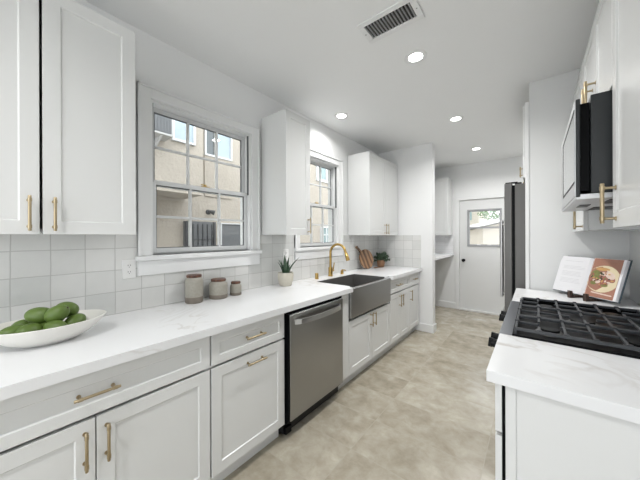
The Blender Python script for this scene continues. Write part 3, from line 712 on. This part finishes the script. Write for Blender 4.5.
# burners
gx0_, gx1_ = -0.078, 0.462
secw = (y1-y0-0.02)/3
burn = []
for k in range(3):
    ya = y0+0.01+secw*k; ym = ya+secw/2
    if k == 1: burn.append((0.19, ym, 0.055))
    else: burn += [(0.05, ym, 0.045), (0.335, ym, 0.040)]
for (bx_, by_, br) in burn:
    b = MB(); b.lathe([(0, 0), (br*1.25, 0), (br*1.2, 0.006), (br, 0.008), (br, 0.014), (0, 0.014)], (bx_, by_, 0.9115), seg=28)
    bo = b.build('burner', M['steel_dark'], r, smooth=True)
    MB().lathe([(0, 0), (br*0.86, 0), (br*0.88, 0.004), (br*0.8, 0.009), (0, 0.010)], (bx_, by_, 0.9255), seg=28).build('burner_cap', M['black'], bo, smooth=True)
for k in range(3):
    ya, yb = y0+0.012+secw*k, y0+0.008+secw*(k+1)
    b = MB(); zt, zb_, t = 0.951, 0.937, 0.010
    b.box(gx0_, gx1_, ya, ya+t, zb_, zt); b.box(gx0_, gx1_, yb-t, yb, zb_, zt); b.box(gx0_, gx0_+t, ya+t, yb-t, zb_, zt); b.box(gx1_-t, gx1_, ya+t, yb-t, zb_, zt)
    ym = (ya+yb)/2; xm = (gx0_+gx1_)/2
    cens = [(0.19, 0.05)] if k == 1 else [(0.05, 0.038), (0.335, 0.038)]
    # bar down the middle, broken over each burner
    cuts = [gx0_+t]+[q for cx_, rr in cens for q in (cx_-rr, cx_+rr)]+[gx1_-t]
    for xa, xb_ in zip(cuts[::2], cuts[1::2]): b.box(xa, xb_, ym-t/2, ym+t/2, zb_+0.001, zt-0.001)
    for n_ in range(1, 6):
        xx = gx0_+(gx1_-gx0_)*n_/6+(0.0 if n_ != 3 else 0.0)
        near = [rr for cx_, rr in cens if abs(xx-cx_) < rr+0.01]
        if near: b.box(xx-t/2, xx+t/2, ya+t, ym-0.045, zb_+0.002, zt-0.002); b.box(xx-t/2, xx+t/2, ym+0.045, yb-t, zb_+0.002, zt-0.002)
        else: b.box(xx-t/2, xx+t/2, ya+t, yb-t, zb_+0.002, zt-0.002)
        for yy in (ya+t/2, yb-t/2): b.box(xx-0.009, xx+0.009, yy-0.008, yy+0.008, zt-0.002, zt+0.005)
    for xx in (gx0_+t/2, gx1_-t/2): b.box(xx-0.009, xx+0.009, ym-0.009, ym+0.009, zt-0.002, zt+0.005)
    for xx in (gx0_, gx1_-t):
        for yy in (ya, yb-t): b.box(xx, xx+t, yy, yy+t, 0.911, zb_)
    b.build('grate', M['iron'], r, bevel=0.0025)

# ------------------------------------------------------------------ cookbook on its stand
Bb = Vector((0.668, -0.744, 0)).normalized(); Bn = Vector((Bb.y, -Bb.x, 0)); Bn = -Bn if Bn.y < 0 else Bn     # Bn points away from the viewer
lean = math.radians(18)
bu = Bn*math.sin(lean)+Vector((0, 0, math.cos(lean))); bo_ = -Bn*math.cos(lean)+Vector((0, 0, math.sin(lean)))   # up the page, out of the page
BO = Vector((0.272, 2.746, 0.938))       # bottom of the spine
def bk(x, y, z): return BO+Bb*x+bu*y+bo_*z
PW, PH = 0.226, 0.283
PWS = {-1: 0.234, 1: 0.218}
st = thing('cookbook_stand', 'dark wooden stand with two hooked feet under the open cookbook', 'book stand', (0.262, 2.757, 0.914))
for sx_ in (-0.022, 0.092):
    b = MB(); w = 0.024
    q = lambda s, z: Vector((0.262, 2.757, 0.914))+Bb*sx_-Bn*s+Vector((0, 0, z))
    prof = [q(0.075, 0), q(0.075, 0.052), q(0.056, 0.052), q(0.050, 0.020), q(-0.10, 0.014), q(-0.10, 0)]
    b.prism([p-Bb*w/2 for p in prof], Bb*w); b.build('foot', M['darkwood'], st, bevel=0.002)
b = MB()
p0 = bk(-0.08, 0.02, -0.024); b.obox(p0, Bb*0.16, bu*0.20, bo_*0.012)
b.build('back_rest', M['darkwood'], st, bevel=0.002)
b = MB(); q0 = bk(0, 0.15, -0.026); q1 = Vector((q0.x, q0.y, 0.915))+Bn*0.05; b.tube([q0, q1], 0.008, 8); b.tube([q1, Vector((0.262, 2.757, 0.919))+Bn*0.06], 0.0045, 8)
b.build('prop', M['darkwood'], st)
cb_ = thing('cookbook', 'open hardcover cookbook showing a plated meal, propped beside the gas range', 'book', (0.262, 2.757, 0.93))
b = MB()
for sg in (-1, 1): b.prism([bk(0, -0.004, -0.010), bk(sg*(PWS[sg]+0.009), -0.004, -0.004), bk(sg*(PWS[sg]+0.009), PH+0.007, -0.004), bk(0, PH+0.007, -0.010)], -bo_*0.003)
b.build('cover', M['cover'], cb_)
def zpage(s, thick): return -0.006+0.008*(1-math.exp(-s*28))*1.0+thick*min(1, s*9)**0.6
for sg, nm, th_ in ((-1, 'left_pages', 0.010), (1, 'right_pages', 0.017)):
    b = MB(); N_ = 14; top = []; bot = []
    for k in range(N_+1):
        s = k/N_; x = sg*PWS[sg]*s
        top.append((x, zpage(s, th_))); bot.append((x, -0.0095+0.006*s))
    for k in range(N_):
        vs_ = []
        for (x, z) in (bot[k], bot[k+1], top[k+1], top[k]): vs_.append((x, z))
        b.prism([bk(x, 0, z) for x, z in vs_], bu*PH)
    bmesh.ops.remove_doubles(b.bm, verts=b.bm.verts, dist=0.0002)
    pg = b.build(nm, M['paper'], cb_)
    if sg == -1:
        rl = random.Random(2)
        ylist = [0.245, 0.205, 0.195, 0.185, 0.160, 0.150, 0.140, 0.130, 0.105, 0.095, 0.085, 0.075]
        for yy in ylist:
            b = MB(); x1_ = -0.03-rl.uniform(0, 0.03); x0_ = -0.195
            n_ = 6
            for i in range(n_):
                xa, xb_ = x0_+(x1_-x0_)*i/n_, x0_+(x1_-x0_)*(i+1)/n_
                za, zb2 = zpage(-xa/PW, th_)+0.0004, zpage(-xb_/PW, th_)+0.0004
                b.prism([bk(xa, yy, za), bk(xb_, yy, zb2), bk(xb_, yy+0.0022, zb2), bk(xa, yy+0.0022, za)], bo_*0.0002)
            bmesh.ops.remove_doubles(b.bm, verts=b.bm.verts, dist=0.0001); b.build('text_line', M['ink'], pg)
    else:
        x0p, x1p = 0.010, PWS[1]-0.016
        def sheet(poly, lift, m, nm):
            # poly: closed outline (x,y) on the page, cut into vertical strips so that it follows the curl
            b = MB(); vs_ = [b.bm.verts.new(bk(x, y, zpage(max(x, 0)/PW, th_)+lift)) for x, y in poly]
            f_ = b.bm.faces.new(vs_); f_.normal_update()
            if f_.normal.dot(bo_) < 0: f_.normal_flip()
            g = bmesh.ops.extrude_face_region(b.bm, geom=[f_]); bmesh.ops.translate(b.bm, verts=[v for v in g['geom'] if isinstance(v, bmesh.types.BMVert)], vec=bo_*0.00025)
            bmesh.ops.triangulate(b.bm, faces=b.bm.faces); bmesh.ops.recalc_face_normals(b.bm, faces=b.bm.faces)
            return b.build(nm, m, pg)
        b = MB(); N2 = 12
        for k in range(N2):
            xa, xb_ = x0p+(x1p-x0p)*k/N2, x0p+(x1p-x0p)*(k+1)/N2
            za, zb2 = zpage(xa/PW, th_)+0.0003, zpage(xb_/PW, th_)+0.0003
            b.prism([bk(xa, 0.002, za), bk(xb_, 0.002, zb2), bk(xb_, PH-0.002, zb2), bk(xa, PH-0.002, za)], bo_*0.0003)
        b.build('printed_photo', M['photo_bg'], pg)
        def ell(cx, cy, a, bb, rot=0, n=26, lo=x0p+0.003, hi=x1p-0.002):
            o = []
            for k in range(n):
                t = 2*PI*k/n; x = a*math.cos(t); y = bb*math.sin(t)
                o.append((min(max(cx+x*math.cos(rot)-y*math.sin(rot), lo), hi), cy+x*math.sin(rot)+y*math.cos(rot)))
            return o
        sheet(ell(0.108, 0.136, 0.104, 0.096), 0.0010, M['plate'], 'printed_plate')
        for (cx, cy, a, bb, ro_, mm, nm) in (
            (0.095, 0.205, 0.045, 0.012, 0.0, 'food_orange', 'printed_fries'), (0.060, 0.165, 0.028, 0.030, 0.5, 'food_green', 'printed_greens'),
            (0.035, 0.135, 0.020, 0.028, 0.2, 'food_red', 'printed_meat'), (0.110, 0.125, 0.045, 0.032, -0.3, 'food_red', 'printed_meat'),
            (0.150, 0.165, 0.035, 0.022, -0.6, 'food_pale', 'printed_bread'), (0.165, 0.140, 0.025, 0.018, -0.9, 'food_red', 'printed_meat'), (0.105, 0.170, 0.020, 0.016, 0.3, 'food_pale', 'printed_bread'),
            (0.060, 0.100, 0.020, 0.012, 0.2, 'food_green', 'printed_greens'), (0.130, 0.092, 0.022, 0.010, 0.1, 'food_green', 'printed_greens'), (0.085, 0.112, 0.016, 0.010, 0.4, 'food_pale', 'printed_bread')):
            sheet(ell(cx, cy, a, bb, ro_, 16), 0.0016+0.0002*(mm == 'food_pale'), M[mm], nm)
        rf = random.Random(11)
        for i in range(34):
            rr, aa = math.sqrt(rf.random()), rf.uniform(0, 2*PI)
            mm, nm = rf.choice((('food_red', 'printed_meat'), ('food_red', 'printed_meat'), ('food_green', 'printed_greens'), ('food_pale', 'printed_bread'), ('stem', 'printed_sauce'), ('food_orange', 'printed_fries')))
            sheet(ell(0.102+0.072*rr*math.cos(aa), 0.136+0.058*rr*math.sin(aa), rf.uniform(0.005, 0.013), rf.uniform(0.003, 0.008), rf.uniform(0, PI), 9), 0.0021+i*0.00001, M[mm], nm)
        sheet([(0.06, 0.030), (0.19, 0.024), (0.19, 0.032), (0.06, 0.040)], 0.0012, M['food_pale'], 'printed_napkin')

# ------------------------------------------------------------------ right upper cabinets and microwave
RUX = 0.232
def upper_right(label, y0, y1, z0, z1, splits, handles, hz):
    r = thing('wall_cabinet', label, 'cabinet', (WR, (y0+y1)/2, z0))
    carcass(r, RUX+0.021, RX, y0, y1, z0+0.006, z1, -1)
    ys = [y0]+splits+[y1]
    for i, (a, c) in enumerate(zip(ys, ys[1:])):
        b = MB(); b.shaker((RUX+0.02, c-0.0015, z0), (0, -1, 0), (-1, 0, 0), c-a-0.003, z1-z0-0.002)
        d = b.build('door', M['cab'], r, bevel=0.0012)
        if handles[i] is not None:
            hb = MB(); pull(hb, (RUX, handles[i], hz), ZV, (-1, 0, 0), 0.15, stand=0.036, r=0.0065); hb.build('handle', M['brass'], d, smooth=True)
upper_right('tall white wall cabinet nearest the camera on the right, beside the microwave', 1.095, 1.512, 1.405, 2.456, [], [1.455], 1.495)
upper_right('short white two-door wall cabinet above the microwave', 1.514, 2.318, 1.955, 2.456, [1.916], [1.872, 1.962], 2.065)
upper_right('tall white wall cabinet between the microwave and the refrigerator panel', 2.320, 2.945, 1.405, 2.456, [], [2.372], 1.49)
r = thing('microwave', 'black and silver over-the-range microwave hung under the short wall cabinet', 'microwave', (0.33, 1.915, 1.545))
my0, my1, mz0, mz1 = 1.556, 2.314, 1.536, 1.952
box(0.178, RX, my0, my1, mz0+0.012, mz1).build('housing', M['micro_side'], r, bevel=0.003)
box(0.146, 0.180, my0+0.05, my1-0.03, mz0+0.03, mz1-0.012).build('door_gasket', M['black'], r)
d = box(0.133, 0.147, my0, my1, mz0, mz1-0.006).build('door', M['micro_side'], r, bevel=0.003)
box(0.1295, 0.1335, my0+0.02, my1-0.16, mz0+0.07, mz1-0.05).build('door_window', M['mirror'], d)
b = MB(); b.box(0.1302, 0.1332, my0+0.004, my1-0.004, mz0+0.004, mz0+0.066); b.box(0.1302, 0.1332, my0+0.004, my1-0.004, mz1-0.046, mz1-0.010); b.box(0.1302, 0.1332, my1-0.155, my1-0.004, mz0+0.066, mz1-0.046); b.box(0.1302, 0.1332, my0+0.004, my0+0.016, mz0+0.066, mz1-0.046)
b.build('door_trim', M['silver'], d)
b = MB(); b.box(0.1285, 0.1325, my1-0.168, my1-0.158, mz0+0.06, mz1-0.044); b.box(0.1285, 0.1325, my0+0.012, my1-0.158, mz1-0.054, mz1-0.044); b.box(0.1285, 0.1325, my0+0.012, my1-0.158, mz0+0.06, mz0+0.068)
b.build('window_frame', M['black'], d)
bt = box(0.133, RX, my0+0.004, my1-0.004, mz0-0.010, mz0+0.012).build('underside', M['silver'], r, bevel=0.002)
for yy in (1.62, 2.02): box(0.24, 0.40, yy, yy+0.20, mz0-0.0125, mz0-0.0095).build('grease_filter', M['black_plastic'], bt)
box(0.17, 0.21, 1.84, 1.98, mz0-0.0125, mz0-0.0095).build('lamp_cover', M['black'], bt)

# ------------------------------------------------------------------ refrigerator enclosure
pt = thing('refrigerator_surround', 'tall white side panel closing off the refrigerator beside the cookbook counter', 'panel', (0.24, 2.99, 0))
box(-0.041, RX, 2.962, 2.98, 0, 2.699).build('panel', M['cab'], pt)
box(-0.069, -0.0415, 2.952, 3.00, 0, 2.535).build('edge_stile', M['trim'], pt, bevel=0.002)
r = thing('wall_cabinet', 'white cabinet over the refrigerator, mostly hidden behind the tall panel', 'cabinet', (0.24, 3.5, 1.94))
carcass(r, -0.062, RX, 3.002, 3.985, 1.895, 2.535, -1)
for a, c_, hy in ((3.004, 3.492, 3.06), (3.495, 3.983, 3.93)):
    b = MB(); b.shaker((-0.066, c_, 1.892), (0, -1, 0), (-1, 0, 0), c_-a, 0.64); d = b.build('door', M['cab'], r, bevel=0.0012)
    hb = MB(); pull(hb, (-0.086, hy, 1.953), ZV, (-1, 0, 0), 0.095, stand=0.02); hb.build('handle', M['brass'], d, smooth=True)
r = thing('refrigerator', 'dark stainless refrigerator standing behind the tall white panel', 'refrigerator', (0.1, 3.55, 0))
box(-0.150, 0.48, 3.115, 3.965, 0.03, 1.86).build('body', M['steel_dark'], r, bevel=0.003)
for a, c_, hy in ((3.117, 3.538, 3.50), (3.542, 3.963, 3.58)):
    d = box(-0.232, -0.172, a, c_, 0.66, 1.872).build('door', M['steel_dark'], r, bevel=0.006, segs=3)
    b = MB(); b.tube([(-0.285, hy, 0.72), (-0.285, hy, 1.54)], 0.014, 14)
    for zz in (0.76, 1.50): b.tube([(-0.230, hy, zz), (-0.285, hy, zz)], 0.008, 10)
    b.build('handle', M['bar'], d, smooth=True)
d = box(-0.232, -0.172, 3.117, 3.963, 0.07, 0.652).build('freezer_drawer', M['steel_dark'], r, bevel=0.006, segs=3)
b = MB(); b.tube([(-0.258, 3.30, 0.60), (-0.258, 3.80, 0.60)], 0.011, 14)
for yy in (3.34, 3.76): b.tube([(-0.230, yy, 0.60), (-0.258, yy, 0.60)], 0.008, 10)
b.build('handle', M['steel'], d, smooth=True)
b = MB(); b.box(-0.172, -0.150, 3.122, 3.958, 0.07, 1.85); b.build('seal_or_gap_shade', M['black'], r)
b = MB(); b.box(-0.225, -0.13, 3.125, 3.165, 1.872, 1.882); b.box(-0.225, -0.13, 3.915, 3.955, 1.872, 1.882); b.box(-0.15, -0.10, 3.12, 3.96, 1.86, 1.874); b.build('hinge_cover', M['black_plastic'], r)
for yy in (3.16, 3.92):
    for xx in (-0.12, 0.44): MB().tube([(xx, yy, 0), (xx, yy, 0.035)], 0.02, 10).build('foot', M['black_plastic'], r)

# ------------------------------------------------------------------ laundry corner behind the partition
r = thing('laundry_counter', 'white raised counter in the far corner left of the back door', 'countertop', (-1.6, 4.85, 0))
box(WL+0.001, -1.215, 4.117, YF-0.009, 1.0, 1.04).build('top', M['marble'], r, bevel=0.002)
box(WL+0.001, -1.30, 4.117, 4.137, 0, 1.0).build('side_panel', M['cab'], r)
box(WL+0.001, -1.35, 5.55, YF-0.016, 0.93, 1.0).build('wall_cleat', M['cab'], r)
r = thing('wall_cabinet', 'white wall cabinet in the far laundry corner beside the back door', 'cabinet', (-1.6, 5.43, 1.385))
b = MB(); b.box(WL+0.001, -1.236, 5.275, YF-0.009, 1.392, 2.44); b.build('body', M['cab'], r)
for a, c_ in ((WL+0.003, -1.605), (-1.602, -1.237)):
    b = MB(); b.shaker((a, 5.274, 1.388), (1, 0, 0), (0, -1, 0), c_-a, 1.05); b.build('door', M['cab'], r, bevel=0.0012)

# ------------------------------------------------------------------ ceiling lamps and vent
def downlight(label, x, y, w=LAMP_W):
    r = thing('recessed_light', label, 'ceiling light', (x, y, ZC), 'recessed ceiling lights')
    MB().lathe([(0.050, 0), (0.080, 0), (0.080, -0.003), (0.074, -0.006), (0.050, -0.003)], (x, y, ZC), seg=36, closed=True).build('trim_ring', M['trim'], r, smooth=True)
    MB().lathe([(0, -0.0015), (0.050, -0.0015), (0.050, -0.0005), (0, -0.0005)], (x, y, ZC), seg=32).build('lens', M['lens'], r)
    ld = bpy.data.lights.new('lamp_light', 'AREA'); ld.shape = 'DISK'; ld.size = 0.095; ld.spread = math.radians(150); ld.energy = w; ld.color = (1.0, 0.985, 0.97)
    lo = bpy.data.objects.new('lamp_light', ld); C.objects.link(lo); lo.parent = r; lo.location = (0, 0, -0.004)
    return r
downlight('round recessed ceiling light nearest the air vent', -0.69, 2.005)
downlight('round recessed ceiling light over the sink by the second window', -1.665, 2.47, 3.5)
downlight('round recessed ceiling light in front of the partition wall', -0.70, 3.345, 7.5)
downlight('round recessed ceiling light farthest back, towards the white back door', -0.70, 4.69, 7.5)
downlight('added recessed ceiling fill light, unseen behind the refrigerator surround by the back door', 0.12, 4.75, 5.0)  # unseen lamp added to brighten the far room
downlight('round recessed ceiling light behind the camera near the kitchen opening', -0.69, -0.69)

vr = thing('ceiling_vent', 'white rectangular air vent grille with dark slats in the ceiling', 'vent', (-0.70, 1.565, ZC))
vx0, vx1, vy0, vy1 = -0.842, -0.552, 1.505, 1.632
b = MB(); e = 0.036; zt = ZC; zb_ = ZC-0.010
b.box(vx0-e, vx1+e, vy0-e, vy0, zb_, zt); b.box(vx0-e, vx1+e, vy1, vy1+e, zb_, zt); b.box(vx0-e, vx0, vy0, vy1, zb_, zt); b.box(vx1, vx1+e, vy0, vy1, zb_, zt)
fr = b.build('frame', M['trim'], vr, bevel=0.003)
box(vx0, vx1, vy0, vy1, ZC-0.0025, ZC-0.0005).build('duct', M['duct'], vr)
for k in range(15):
    xx = vx0+0.006+(vx1-vx0-0.012)*k/14
    b = MB(); b.prism([(xx-0.0045, vy0, ZC-0.0105), (xx-0.0025, vy0, ZC-0.0105), (xx+0.0005, vy0, ZC-0.0028), (xx-0.0015, vy0, ZC-0.0028)], (0, vy1-vy0, 0)); b.build('slat', M['silver'], vr)
b = MB()
for xx in (vx0-0.02, vx1+0.02): b.lathe([(0, 0), (0.004, 0), (0.003, -0.0015), (0, -0.002)], (xx, (vy0+vy1)/2, ZC-0.010), seg=10)
b.build('screw', M['steel_dark'], fr)

# ------------------------------------------------------------------ outside: neighbour across the side yard
GZ = -0.55
struct(box(-16, 12, -8, 24, GZ-0.1, GZ).build('ground', M['concrete']))
M['bounce_slab'] = mat('pale_bounce_slab', (0.68, 0.67, 0.64), 0.8, vary=0.05)
struct(box(-4.2, 3.2, -7.5, YB-0.16, GZ, -0.02).build('bounce_slab', M['bounce_slab']))  # unseen pale slab added behind the camera to bounce daylight onto the ceiling
struct(box(-4.2, 3.2, YB-2.35, YB-0.15, 2.74, 2.88).build('sky_blocker', M['ext_white']))  # unseen slab added over the back opening to cut direct sky light
struct(box(XO-0.35, XO, YB-0.8, YF+0.8, 2.86, 3.0).build('added_shade_eave', M['ext_white']))  # unseen overhang added to keep sky light off the neighbour's lower wall
NX = -5.1
UX = -4.45
nb = thing('neighbour_house', 'beige stucco two-storey house seen through the kitchen windows', 'building', (NX-1, 4, GZ))
box(NX-3, NX, -6, 12, GZ, 4.5).build('wall', M['stucco'], nb)
box(NX, UX, -6, 2.37, 2.085, 4.5).build('upper_storey', M['stucco'], nb)
box(NX, NX+0.03, 2.73, 3.33, 2.18, 2.99).build('pilaster', M['stucco'], nb)
def ext_window(y0, y1, z0, z1, pane, x=NX, cols=1, rows=1, f=0.035):
    b = MB(); b.box(x, x+0.05, y0, y0+f, z0, z1); b.box(x, x+0.05, y1-f, y1, z0, z1); b.box(x, x+0.05, y0+f, y1-f, z0, z0+f); b.box(x, x+0.05, y0+f, y1-f, z1-f, z1)
    for k in range(1, cols): yy = y0+(y1-y0)*k/cols; b.box(x, x+0.045, yy-f/2, yy+f/2, z0+f, z1-f)
    for k in range(1, rows): zz = z0+(z1-z0)*k/rows; b.box(x, x+0.045, y0+f, y1-f, zz-f/2, zz+f/2)
    w = b.build('window', M['ext_white'], nb)
    box(x+0.001, x+0.02, y0+f*0.8, y1-f*0.8, z0+f*0.8, z1-f*0.8).build('pane', M[pane], w)
ext_window(1.85, 2.22, 2.89, 3.6, 'ext_curtain', UX, cols=1)
ext_window(2.73, 2.97, 2.985, 4.0, 'ext_glass')
ext_window(2.97, 3.34, 2.985, 4.0, 'ext_curtain')
ext_window(3.07, 3.58, 0.70, 1.66, 'screen', rows=2, f=0.018)
ext_window(6.20, 7.16, 3.04, 3.9, 'ext_teal', cols=2, f=0.07)
ext_window(6.39, 6.95, 0.92, 1.68, 'ext_teal', cols=2, rows=3, f=0.04)
gd = box(NX, NX+0.06, 2.33, 2.93, GZ, 1.67).build('doorway', M['screen'], nb)
b = MB()
for k in range(6): yy = 2.39+0.094*k; b.box(NX+0.06, NX+0.075, yy-0.008, yy+0.008, GZ+0.05, 1.62)
for zz in (-0.3, 0.3, 0.9, 1.32): b.box(NX+0.06, NX+0.072, 2.36, 2.90, zz-0.008, zz+0.008)
b.box(NX+0.06, NX+0.09, 2.33, 2.385, GZ, 1.67); b.box(NX+0.06, NX+0.09, 2.885, 2.93, GZ, 1.67)
b.build('security_gate', M['gate'], gd)
ac = thing('window_air_conditioner', 'grey window air conditioner on the upper floor of the neighbouring house', 'air conditioner', (UX, 1.6, 2.96))
box(UX, UX+0.30, 1.28, 1.76, 2.84, 3.22).build('housing', M['ac_grey'], ac, bevel=0.008)
b = MB()
for k in range(11): yy = 1.31+0.04*k; b.box(UX+0.30, UX+0.308, yy, yy+0.022, 2.88, 3.17)
b.box(UX+0.30, UX+0.303, 1.31, 1.73, 2.87, 3.18)
b.build('louvre', M['screen'], ac)
MB().prism([(UX, 1.6, 2.70), (UX, 1.6, 2.84), (UX+0.26, 1.6, 2.84)], (0, 0.03, 0)).build('bracket', M['ext_white'], ac)
wlp = thing('outdoor_wall_lamp', 'small dark outdoor lamp on the neighbouring wall beside the barred doorway', 'wall lamp', (NX, 2.815, 1.87))
MB().lathe([(0, 0), (0.05, 0), (0.05, 0.02), (0.02, 0.03), (0.02, 0.08), (0, 0.08)], (NX, 2.815, 1.87), (1, 0, 0), seg=20).build('base', M['gate'], wlp, smooth=True)
MB().lathe([(0, 0), (0.03, 0), (0.05, 0.09), (0.045, 0.09), (0.0, 0.02)], (NX+0.075, 2.815, 1.88), (0.5, 0.8, -0.35), seg=20).build('shade', M['gate'], wlp, smooth=True)

# behind the back door
ga = thing('garage', 'pale garage with a sloping white roof edge seen through the back door window', 'building', (-1, 9.5, GZ))
GY = 9.5
b = MB(); b.prism([(-4.0, GY, GZ), (2.5, GY, GZ), (2.5, GY, 2.56), (-4.0, GY, 0.97)], (0, 3, 0)); b.build('wall', M['stucco_pale'], ga)
b = MB(); b.prism([(-4.2, GY-0.25, 0.94), (2.7, GY-0.25, 2.64), (2.7, GY-0.25, 2.75), (-4.2, GY-0.25, 1.05)], (0, 3.5, 0)); b.build('roof', M['roof_white'], ga)
bh = thing('rear_house', 'beige house far behind the garage in the back door window', 'building', (-4, 17, GZ))
box(-8, -2.3, 16, 20, GZ, 6).build('wall', M['stucco_pale'], bh)
b = MB(); b.box(-3.2, -2.6, 15.97, 16.0, 2.2, 3.3); b.build('window', M['ext_teal'], bh)
tr = thing('tree', 'green tree standing behind the garage in the back door window', 'tree', (-0.5, 15, GZ))
MB().tube([(-0.5, 15, GZ), (-0.45, 15, 1.0), (-0.5, 15.05, 2.4)], [0.2, 0.15, 0.08], 10).build('trunk', M['bark'], tr, smooth=True)
rnd = random.Random(5); b = MB()
for i in range(2600):
    a, t, rr = rnd.uniform(0, 2*PI), rnd.uniform(-1, 1), rnd.uniform(0.5, 1)**0.5
    p = Vector((-0.5+1.7*rr*math.cos(a)*math.sqrt(1-t*t), 15+1.4*rr*math.sin(a)*math.sqrt(1-t*t), 2.9+1.4*rr*t))
    d = Vector((rnd.uniform(-1, 1), rnd.uniform(-1, 1), rnd.uniform(-1, 1))).normalized(); s_ = d.orthogonal().normalized()
    v_ = [b.bm.verts.new(q) for q in (p, p+d*0.08+s_*0.04, p+d*0.17, p+d*0.08-s_*0.04)]; b.bm.faces.new(v_)
b.build('crown', M['tree_leaf'], tr)
